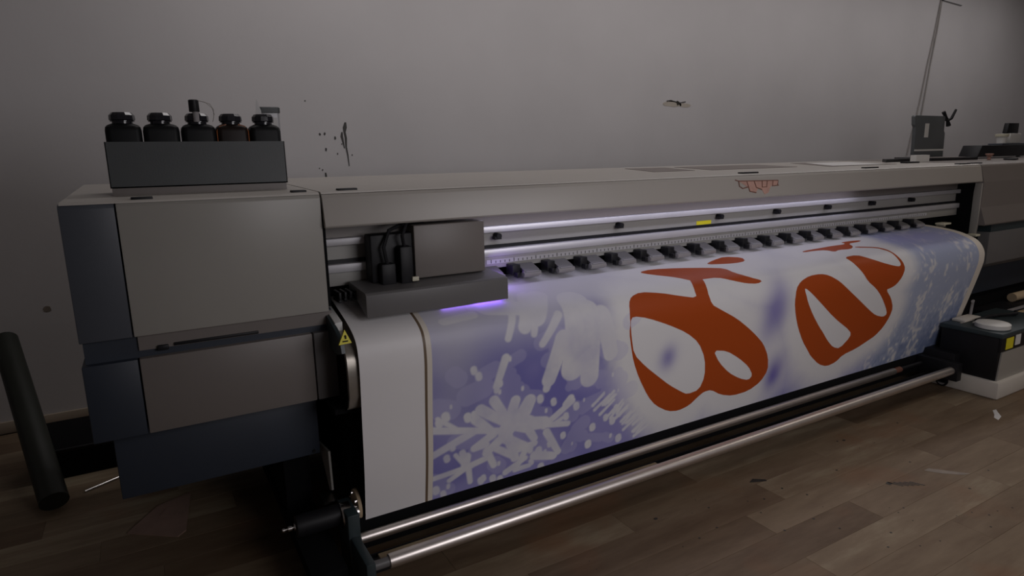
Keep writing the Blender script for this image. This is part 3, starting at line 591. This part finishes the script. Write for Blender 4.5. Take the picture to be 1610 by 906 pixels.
for i in range(5):
    zb = 1.434
    B = thing('ink_bottle', (bx[i], 0.32, zb), BL[i], 'bottle', 'ink bottles in the tray')
    h = bw[i]; d = 0.048
    obj('body', MB().rrect([(h - .008, d - .008, .012, 0), (h, d, .016, .006), (h, d, .018, .184), (h - .002, d - .002, .02, .196), (h - .008, d - .008, .022, .203), (h - .016, d - .014, .026, .207), (.034, .030, .029, .2085)], (bx[i], 0.32, zb)), M_amber if i == 3 else M_ink, B)
    obj('neck', MB().lathe([(.031, .208), (.031, .215), (.037, .2155), (.037, .218), (.030, .219)], (bx[i], 0.32, zb), 24), M_cap, B)
    n = 10; vs = []
    obj('cap', MB().lathe([(.036, .219), (.039, .221), (.038, .236), (.030, .245), (.012, .246)], (bx[i], 0.32, zb), 10), M_cap, B, smooth=False)
    if i == 3:
        for s_ in (-1, 1):
            obj('orange_edge', MB().tube([(bx[i] + s_ * (h - .002), 0.283, zb + .02), (bx[i] + s_ * (h - .002), 0.283, zb + .184), (bx[i] + s_ * (h - .012), 0.283, zb + .199), (bx[i] + s_ * .02, 0.285, zb + .2065)], .0028, 6), mat('amber_edge', (.32, .10, .03), .25, noise=.2), B)
    if i == 2:
        obj('nozzle', MB().lathe([(.010, .215), (.0105, .250), (.009, .262)], (bx[i] - .004, 0.285, zb), 14), M_rubber, B)
        obj('nozzle_head', MB().lathe([(.016, .245), (.017, .247), (.0165, .284), (.013, .286)], (bx[i] - .007, 0.288, zb + .004), 14), M_black, B)
        obj('thin_wire', MB().tube([(bx[i] + .004, .288, zb + .288), (bx[i] + .02, .29, zb + .285), (bx[i] + .045, .295, zb + .278), (bx[i] + .056, .30, zb + .258), (bx[i] + .054, .30, zb + .232), (bx[i] + .05, .305, zb + .217)], .0011, 6)
            .tube([(bx[i] + .006, .286, zb + .288), (bx[i] + .03, .29, zb + .283), (bx[i] + .051, .295, zb + .264), (bx[i] + .058, .30, zb + .240)], .0009, 6), M_wire, B)
J = thing('plastic_jar', (0.835, 0.455, top_z(0.45)), 'frosted plastic jar with dark flat lid behind the rightmost ink bottle', 'jar')
jz = top_z(0.47)
obj('jar_body', MB().rrect([(.028, .024, .010, 0), (.032, .027, .011, .01), (.036, .03, .012, .275), (.036, .03, .012, .283)], (0.838, 0.468, jz)), M_clear, J)
obj('jar_lid', MB().rrect([(.038, .032, .012, .283), (.040, .034, .012, .285), (.040, .034, .012, .303), (.036, .03, .012, .306)], (0.836, 0.468, jz)), M_tray, J)
obj('jar_label', MB().box(.822, .862, 0.4348, 0.4372, jz + .225, jz + .265), M_paper, J)
PF = obj('paper_flag', MB().prism([(0.770, 1.434), (0.812, 1.434), (0.800, 1.70), (0.786, 1.742), (0.776, 1.66)], 0.408, 0.410, 'y'), M_paper, base=(0.79, 0.409, 1.434))
tag(PF, 'narrow pointed paper strip standing behind the rightmost ink bottle', 'paper')

# ------------------------------------------------------------------ things on the hood and the right cabinet
def flat(name, pts, z0, th, m, label, cat, group=None):
    cx = sum(q[0] for q in pts) / len(pts); cy_ = sum(q[1] for q in pts) / len(pts)
    mb = MB(); n = len(pts)
    mb.add([(x, y, top_z(y) + z0) for x, y in pts] + [(x, y, top_z(y) + z0 + th) for x, y in pts], [list(range(n))[::-1], list(range(n, 2 * n))] + [[i, (i + 1) % n, n + (i + 1) % n, n + i] for i in range(n)])
    return tag(obj(name, mb, m, base=(cx, cy_, top_z(cy_) + z0), smooth=False), label, cat, group)
flat('backing_sheet', [(2.84, .45), (3.15, .45), (3.32, .88), (3.02, .92)], .0006, .0015, M_brown, 'smaller brown backing sheet lying on the hood, left of the larger one', 'sheet')
flat('backing_sheet', [(3.26, .42), (4.02, .42), (4.16, .86), (3.42, .90)], .0006, .0015, M_brown, 'larger brown backing sheet lying flat on the hood top', 'sheet')
flat('paper_sheet', [(4.30, .36), (4.86, .34), (5.12, .78), (4.66, .82)], .0025, .001, M_paper, 'white paper sheet lying on the hood over a brown sheet', 'paper')
flat('backing_sheet', [(4.22, .33), (4.96, .32), (5.20, .84), (4.62, .92)], .0006, .0015, M_brown, 'brown sheet under the white paper on the hood', 'sheet')
def tt(y): return top_z(y)
flat('black_folder', [(5.24, .56), (5.74, .62), (5.80, .70), (5.36, .66)], .0006, .022, M_black, 'long flat black folder on the hood left of the upright panel', 'folder')
flat('black_cable_clip', [(5.16, .36), (5.30, .35), (5.30, .40), (5.16, .41)], .0006, .010, M_black, 'small black clip lying on the hood in front of the folder', 'clip')
flat('clipboard', [(5.86, .56), (6.46, .50), (6.60, .90), (5.98, .92)], .0006, .020, M_black, 'flat black clipboard tray with papers under the upright panel', 'tray')
flat('paper_sheet', [(5.96, .60), (6.40, .56), (6.44, .70), (6.02, .74)], .0212, .003, M_brown, 'brown-edged paper pile lying on the black clipboard tray', 'paper')
flat('white_box', [(5.44, .45), (5.60, .44), (5.61, .49), (5.45, .50)], .0006, .052, M_white, 'small white box beside the upright grey panel', 'box')
UP = thing('upright_panel', (6.27, 0.80, tt(.8) + .021), 'upright slate grey panel with white label strip standing on the black tray', 'panel')
pz = tt(.8) + .021
obj('panel_body', MB().prism([(6.04, pz), (6.50, pz), (6.495, pz + .20), (6.475, pz + .22), (6.475, pz + .335), (6.465, pz + .345), (6.01, pz + .345), (6.0, pz + .335), (6.01, pz + .27), (6.03, pz + .25)], .795, .825, 'y', 0.003), M_panel, UP)
obj('label_strip', MB().box(6.165, 6.225, .7925, .7955, pz + .165, pz + .28), M_white, UP)['label'] = 'white label strip'
obj('light_band', MB().box(6.04, 6.49, .7925, .7955, pz + .052, pz + .066), M_white, UP)
obj('clip_lamp', MB().tube([(6.47, .81, pz + .325), (6.52, .80, pz + .31), (6.56, .79, pz + .325), (6.60, .78, pz + .40)], [.012, .014, .012, .010], 10).tube([(6.46, .81, pz + .38), (6.485, .80, pz + .34), (6.52, .80, pz + .31)], [.016, .012, .012], 10).tube([(6.52, .80, pz + .31), (6.545, .80, pz + .265)], [.012, .02], 10), M_black, UP)
# black case, cup and gadget at the right end
BC = thing('black_case', (7.2, 0.72, tt(.7)), 'black case with slanted end on the right cabinet at the frame edge', 'case')
obj('case_body', MB().prism([(6.80, tt(.7) + .012), (7.80, tt(.7) + .012), (7.80, tt(.7) + .115), (6.87, tt(.7) + .115)], .66, .82, 'y', 0.006), M_black, BC)
for x in (6.90, 7.70): obj('foot', MB().cyl((x, .72, tt(.72)), (x, .72, tt(.72) + .014), .016, 12), M_rubber, BC)
tag(obj('coral_knob', MB().lathe([(.012, 0), (.014, .004), (.012, .02), (.03, .045), (.028, .052)], (6.42, .40, tt(.40)), 14), mat('coral_plastic', (.35, .19, .15), .5, noise=.1), base=(6.42, .40, tt(.40))), 'small coral pink knob standing in front of the black case', 'knob')
tag(obj('black_puck', MB().lathe([(.04, 0), (.05, .003), (.05, .012), (.04, .016)], (6.55, .30, tt(.30)), 18), M_black, base=(6.55, .30, tt(.30))), 'flat black puck lying on the right cabinet near the frame edge', 'puck')
zc = tt(.7) + .115
tag(obj('grey_slab', MB().box(7.27, 7.70, .68, .80, zc, zc + .016, .004), M_bluegrey, base=(7.48, .74, zc)), 'thin blue-grey slab lying on the black case', 'slab')
CP = thing('paper_cup', (7.36, .73, zc + .016), 'pale paper cup with brown rim standing on the grey slab', 'cup')
obj('cup_body', MB().lathe([(.036, 0), (.040, .045), (.044, .060)], (7.36, .73, zc + .016), 20), M_white, CP)
obj('rim', MB().lathe([(.046, .058), (.053, .060), (.055, .082), (.050, .084)], (7.36, .73, zc + .016), 20), M_cream, CP)
DV = thing('desk_gadget', (7.55, .73, zc + .016), 'small black screen on white base at the right frame edge', 'gadget')
obj('gadget_base', MB().box(7.45, 7.66, .70, .78, zc + .016, zc + .105, .006), M_white, DV)
obj('gadget_screen', MB().prism([(7.42, zc + .105), (7.64, zc + .105), (7.64, zc + .20), (7.445, zc + .20)], .72, .76, 'y', .004), M_black, DV)

# ------------------------------------------------------------------ wall details
RYW = RY1 - 0.0006
def blot(mb, x, z, rx, rz):
    n = 10; pts = [(x + rx * math.cos(2 * PI * k / n) * random.uniform(.8, 1.15), z + rz * math.sin(2 * PI * k / n) * random.uniform(.8, 1.15)) for k in range(n)]
    return mb.prism(pts, RYW - .0012, RYW + .0004, 'y')
def streak(mb, pts, ws):
    l = [(x - w_, z) for (x, z), w_ in zip(pts, ws)]; r = [(x + w_, z) for (x, z), w_ in zip(pts, ws)]
    return mb.prism(l + r[::-1], RYW - .0012, RYW + .0004, 'y')
d = MB(); streak(d, [(1.628, 1.765), (1.622, 1.73), (1.618, 1.70), (1.624, 1.66), (1.622, 1.60), (1.630, 1.54), (1.634, 1.47)], [.006, .014, .008, .008, .006, .005, .003])
streak(d, [(1.600, 1.70), (1.597, 1.67), (1.604, 1.63), (1.610, 1.59)], [.005, .009, .006, .003])
struct('ink_drip', d, M_stain, wall_back)
d = MB()
for x, z, a, b in ((1.45, 1.685, .007, .009), (1.482, 1.688, .007, .010), (1.55, 1.66, .007, .012), (1.483, 1.585, .007, .013), (1.56, 1.555, .004, .007), (1.594, 1.62, .004, .006), (1.66, 1.545, .004, .006), (1.43, 1.46, .004, .004), (1.45, 1.448, .005, .006), (1.37, 1.90, .005, .005)): blot(d, x, z, a, b)
streak(d, [(1.468, 1.43), (1.470, 1.40), (1.474, 1.385)], [.005, .007, .004])
o = struct('ink_spatter', d, M_stain, wall_back); o['kind'] = 'stuff'
d = MB(); blot(d, 4.62, 1.952, .13, .022); blot(d, 4.79, 1.945, .08, .018); struct('wall_smudge', d, M_smudge, wall_back)
d = MB(); RYW -= .0014; d.prism([(4.685, 1.985), (4.735, 1.962), (4.69, 1.945), (4.68, 1.965)], RYW - .004, RYW + .001, 'y'); streak(d, [(4.56, 1.978), (4.60, 1.982), (4.69, 1.970)], [.004, .004, .004]); d.tube([(4.56, RYW - .001, 1.978), (4.61, RYW - .001, 1.985), (4.69, RYW - .001, 1.970)], .004, 6); d.tube([(4.73, RYW - .001, 1.968), (4.79, RYW - .001, 1.978)], .0035, 6)
struct('wall_gouge', d, M_stain, wall_back); RYW += .0014
d = MB(); blot(d, -0.186, .70, .02, .02); struct('dark_spot', d, M_stain2, wall_back)
CB = thing('hanging_cable', (8.6, RY1 - .012, 1.42), 'pair of thin grey cables hanging down the wall from a nail', 'cable')
yw = RY1 - .012
obj('cable_strand', MB().tube([(8.87, yw, 3.24), (8.80, yw, 2.86), (8.72, yw, 2.5), (8.65, yw, 2.12), (8.60, yw, 1.90), (8.54, yw, 1.70), (8.48, yw, 1.44)], .0075, 8), M_wire, CB)
obj('cable_strand', MB().tube([(8.885, yw, 3.24), (8.85, yw, 2.90), (8.78, yw, 2.5), (8.73, yw, 2.12), (8.70, yw, 1.93), (8.68, yw, 1.72), (8.66, yw, 1.44)], .0075, 8), M_wire, CB)
obj('nail', MB().cyl((8.88, RY1, 3.245), (8.88, RY1 - .035, 3.245), .011, 10).tube([(8.88, yw, 3.245), (9.10, yw, 3.235), (9.34, yw, 3.225)], .004, 6), M_tray, CB)

# ------------------------------------------------------------------ floor marks
def mark(name, pts, m, th=.0008):
    return struct(name, MB().prism(pts, .0001, th, 'z'), m, floor)
mark('scuff_mark', [(4.40, -.70), (4.47, -.685), (4.53, -.64), (4.56, -.62), (4.53, -.615), (4.47, -.65), (4.42, -.67)], M_paper)
mark('dirt_mark', [(2.66, -.44), (2.70, -.425), (2.745, -.46), (2.74, -.475), (2.69, -.455)], M_stain)
mark('dirt_mark', [(3.45, -.80), (3.49, -.80), (3.54, -.86), (3.60, -.93), (3.56, -.92), (3.49, -.86)], M_stain2)
d = MB()
for k in range(5): d.prism([(3.19 + .022 * k, -.775 - .012 * k), (3.20 + .022 * k, -.775 - .012 * k), (3.225 + .022 * k, -.83 - .012 * k), (3.218 + .022 * k, -.83 - .012 * k)], .0001, .0008, 'z')
d.prism([(3.175, -.775), (3.20, -.77), (3.205, -.79), (3.18, -.795)], .0001, .0008, 'z')
struct('staple_scratches', d, M_stain, floor)
d = MB(); random.seed(11)
for i in range(46):
    x, y = random.uniform(1.6, 3.9), random.uniform(-1.25, -.42); r = random.uniform(.002, .006); n = 6
    d.prism([(x + r * math.cos(2 * PI * k / n), y + r * math.sin(2 * PI * k / n) * random.uniform(.6, 1.2)) for k in range(n)], .0001, .0009, 'z')
for x, y, r in ((2.083, -.44, .010), (3.44, -.40, .010), (3.40, -.39, .006), (2.25, -.62, .006)):
    d.prism([(x + r * math.cos(2 * PI * k / 8), y + r * .7 * math.sin(2 * PI * k / 8)) for k in range(8)], .0001, .001, 'z')
o = struct('dirt_specks', d, M_stain, floor); o['kind'] = 'stuff'

# ------------------------------------------------------------------ left: cardboard scrap, rolls, low box
tag(obj('cardboard_scrap', MB().prism([(.148, .626), (.33, .486), (.362, .52), (.401, .861), (.262, .80)], .0005, .006, 'z').prism([(.27, .70), (.33, .66), (.35, .72), (.30, .76)], .006, .008, 'z'), M_card, base=(.28, .66, .0005)), 'flat brown cardboard scrap on the floor under the left cabinet', 'cardboard')
tag(obj('leaning_roll', MB().tube([(-.13, 1.0, .05), (-.36, 1.95, .60)], .058, 20), M_green, base=(-.13, 1.0, 0)), 'dark green vinyl roll leaning against the wall, nearer the cabinet', 'roll')
tag(obj('leaning_roll', MB().tube([(-.37, .95, .045), (-.60, 1.92, .60)], .05, 20), M_green, base=(-.37, .95, 0)), 'dark green vinyl roll at the left frame edge', 'roll')
LB = thing('low_black_crate', (-.02, 1.5, 0), 'low black crate on the floor by the wall behind the left cabinet', 'crate')
obj('crate_body', MB().box(-.24, .22, 1.35, 1.80, .0, .15, .006), M_void, LB)
obj('crate_rim', MB().box(-.245, .225, 1.345, 1.36, .135, .152, .003), M_black, LB)
tag(obj('steel_rod', MB().cyl((-.03, 1.13, .0065), (.13, 1.22, .0065), .006, 10), M_chrome, base=(.05, 1.17, .0005)), 'thin steel rod lying on the dark floor beside the leaning rolls', 'rod')

# ------------------------------------------------------------------ right: bin on foam pad and its clutter
PX, PY = 4.715, -.555
tag(obj('foam_pad', MB().box(PX, PX + .80, PY, PY + .40, .0005, .110, .012), M_foam, base=(PX + .4, PY + .27, 0)), 'thick white foam pad on the floor under the black bin', 'pad')
BN = thing('black_bin', (PX + .42, PY + .28, .1105), 'black box with pale front panel and yellow label standing on the foam pad', 'box')
bx0, bx1, by0, by1, bz0, bz1 = PX + .02, PX + .72, PY + .02, PY + .36, .1105, .41
obj('bin_shell', MB().box(bx0, bx1, by0 + .012, by1, bz0, bz1 - .03, .004), M_black, BN)
obj('front_panel', MB().prism([(bx0 + .006, bz0), (bx1, bz0), (bx1, bz1 - .12), (bx0 + .03, bz1 - .12)], by0 + .004, by0 + .013, 'y'), M_light, BN)['label'] = 'pale grey front panel'
obj('rim_band', MB().box(bx0 - .006, bx1 + .006, by0, by0 + .013, bz1 - .115, bz1 - .002, .003), M_black, BN)
obj('lid', MB().box(bx0 - .008, bx1 + .008, by0 - .004, by1 + .008, bz1 - .03, bz1, .006), M_teal, BN)
obj('warning_label', MB().box(bx0 + .05, bx0 + .14, by0 - .0025, by0, bz1 - .105, bz1 - .035), M_yellow, BN)['label'] = 'yellow label'
obj('paper_label', MB().box(bx0 + .165, bx0 + .23, by0 - .0025, by0, bz1 - .095, bz1 - .03), M_paper, BN)
tag(obj('round_lid', MB().lathe([(.085, 0), (.092, .004), (.092, .028), (.085, .033), (.04, .034)], (bx0 + .12, by0 + .11, bz1), 28), M_white, base=(bx0 + .12, by0 + .11, bz1)), 'round white plastic lid lying on the black box', 'lid')
tag(obj('white_tray', MB().box(bx0 + .10, bx0 + .30, by1 - .085, by1 - .005, bz1, bz1 + .016, .004), M_foam, base=(bx0 + .2, by1 - .05, bz1)), 'small white tray at the back of the black box', 'tray')
tag(obj('metal_strip', MB().box(bx0 + .05, bx0 + .18, by0 + .25, by0 + .265, bz1, bz1 + .006), M_chrome, base=(bx0 + .1, by0 + .257, bz1)), 'short bright metal strip behind the round white lid', 'strip')
tag(obj('metal_strip', MB().box(bx0 + .14, bx0 + .22, by0 + .205, by0 + .232, bz1, bz1 + .006), M_paper, base=(bx0 + .18, by0 + .218, bz1)), 'pale label scrap on the black box behind the round lid', 'scrap')
d = MB(); d.tube([(bx0 + .18, by0 + .23, bz1 + .012), (bx0 + .30, by0 + .20, bz1 + .03), (bx0 + .42, by0 + .22, bz1 + .012), (bx0 + .55, by0 + .16, bz1 + .02), (bx0 + .64, by0 + .2, bz1 + .012)], .011, 10)
tag(obj('black_hose', d, M_black, base=(bx0 + .4, by0 + .2, bz1)), 'coiled black hose lying on the black box', 'hose')
tag(obj('bent_rod', MB().tube([(bx0 + .30, by1 - .02, bz1 + .002), (bx0 + .31, by1 - .02, bz1 + .08), (bx0 + .295, by1 - .03, bz1 + .11), (bx0 + .265, by1 - .04, bz1 + .112)], .009, 10), M_rubber, base=(bx0 + .3, by1 - .02, bz1)), 'bent grey pipe standing at the back edge of the black box', 'pipe')
BS = thing('work_bench', (6.5, .05, 0), 'low black bench holding strips beyond the black box', 'bench')
obj('bench_body', MB().box(5.75, 7.3, -.25, .09, .0, .29, .006), M_void, BS)
obj('bench_top', MB().box(5.72, 7.32, -.28, .095, .29, .31, .004), M_black, BS)
tag(obj('wooden_strip', MB().box(5.76, 6.25, -.20, -.165, .3105, .328, .003), M_wood, base=(6.0, -.18, .3105)), 'pale wooden strip lying on the low black bench', 'strip')
tag(obj('wooden_strip', MB().box(5.86, 6.4, -.12, -.09, .3105, .322, .003), M_rubber, base=(6.1, -.1, .3105)), 'grey plastic strip lying behind the wooden strip on the black bench', 'strip')
tag(obj('orange_handle', MB().tube([(5.90, -.265, .322), (6.2, -.24, .322)], .011, 10), M_orange, base=(6.0, -.25, .3105)), 'orange tool handle on the front edge of the black bench', 'tool')
CT = obj('cardboard_tube', MB().lathe([(.026, 0), (.034, 0), (.034, .9), (.026, .9)], (6.22, .03, .345), 20, 'x'), M_tube, base=(6.22, .03, .3105))
tag(CT, 'kraft cardboard tube lying on the bench under the right cabinet', 'tube')

# tidy helper properties
for o in bpy.data.objects:
    if '_loc' in o: del o['_loc']
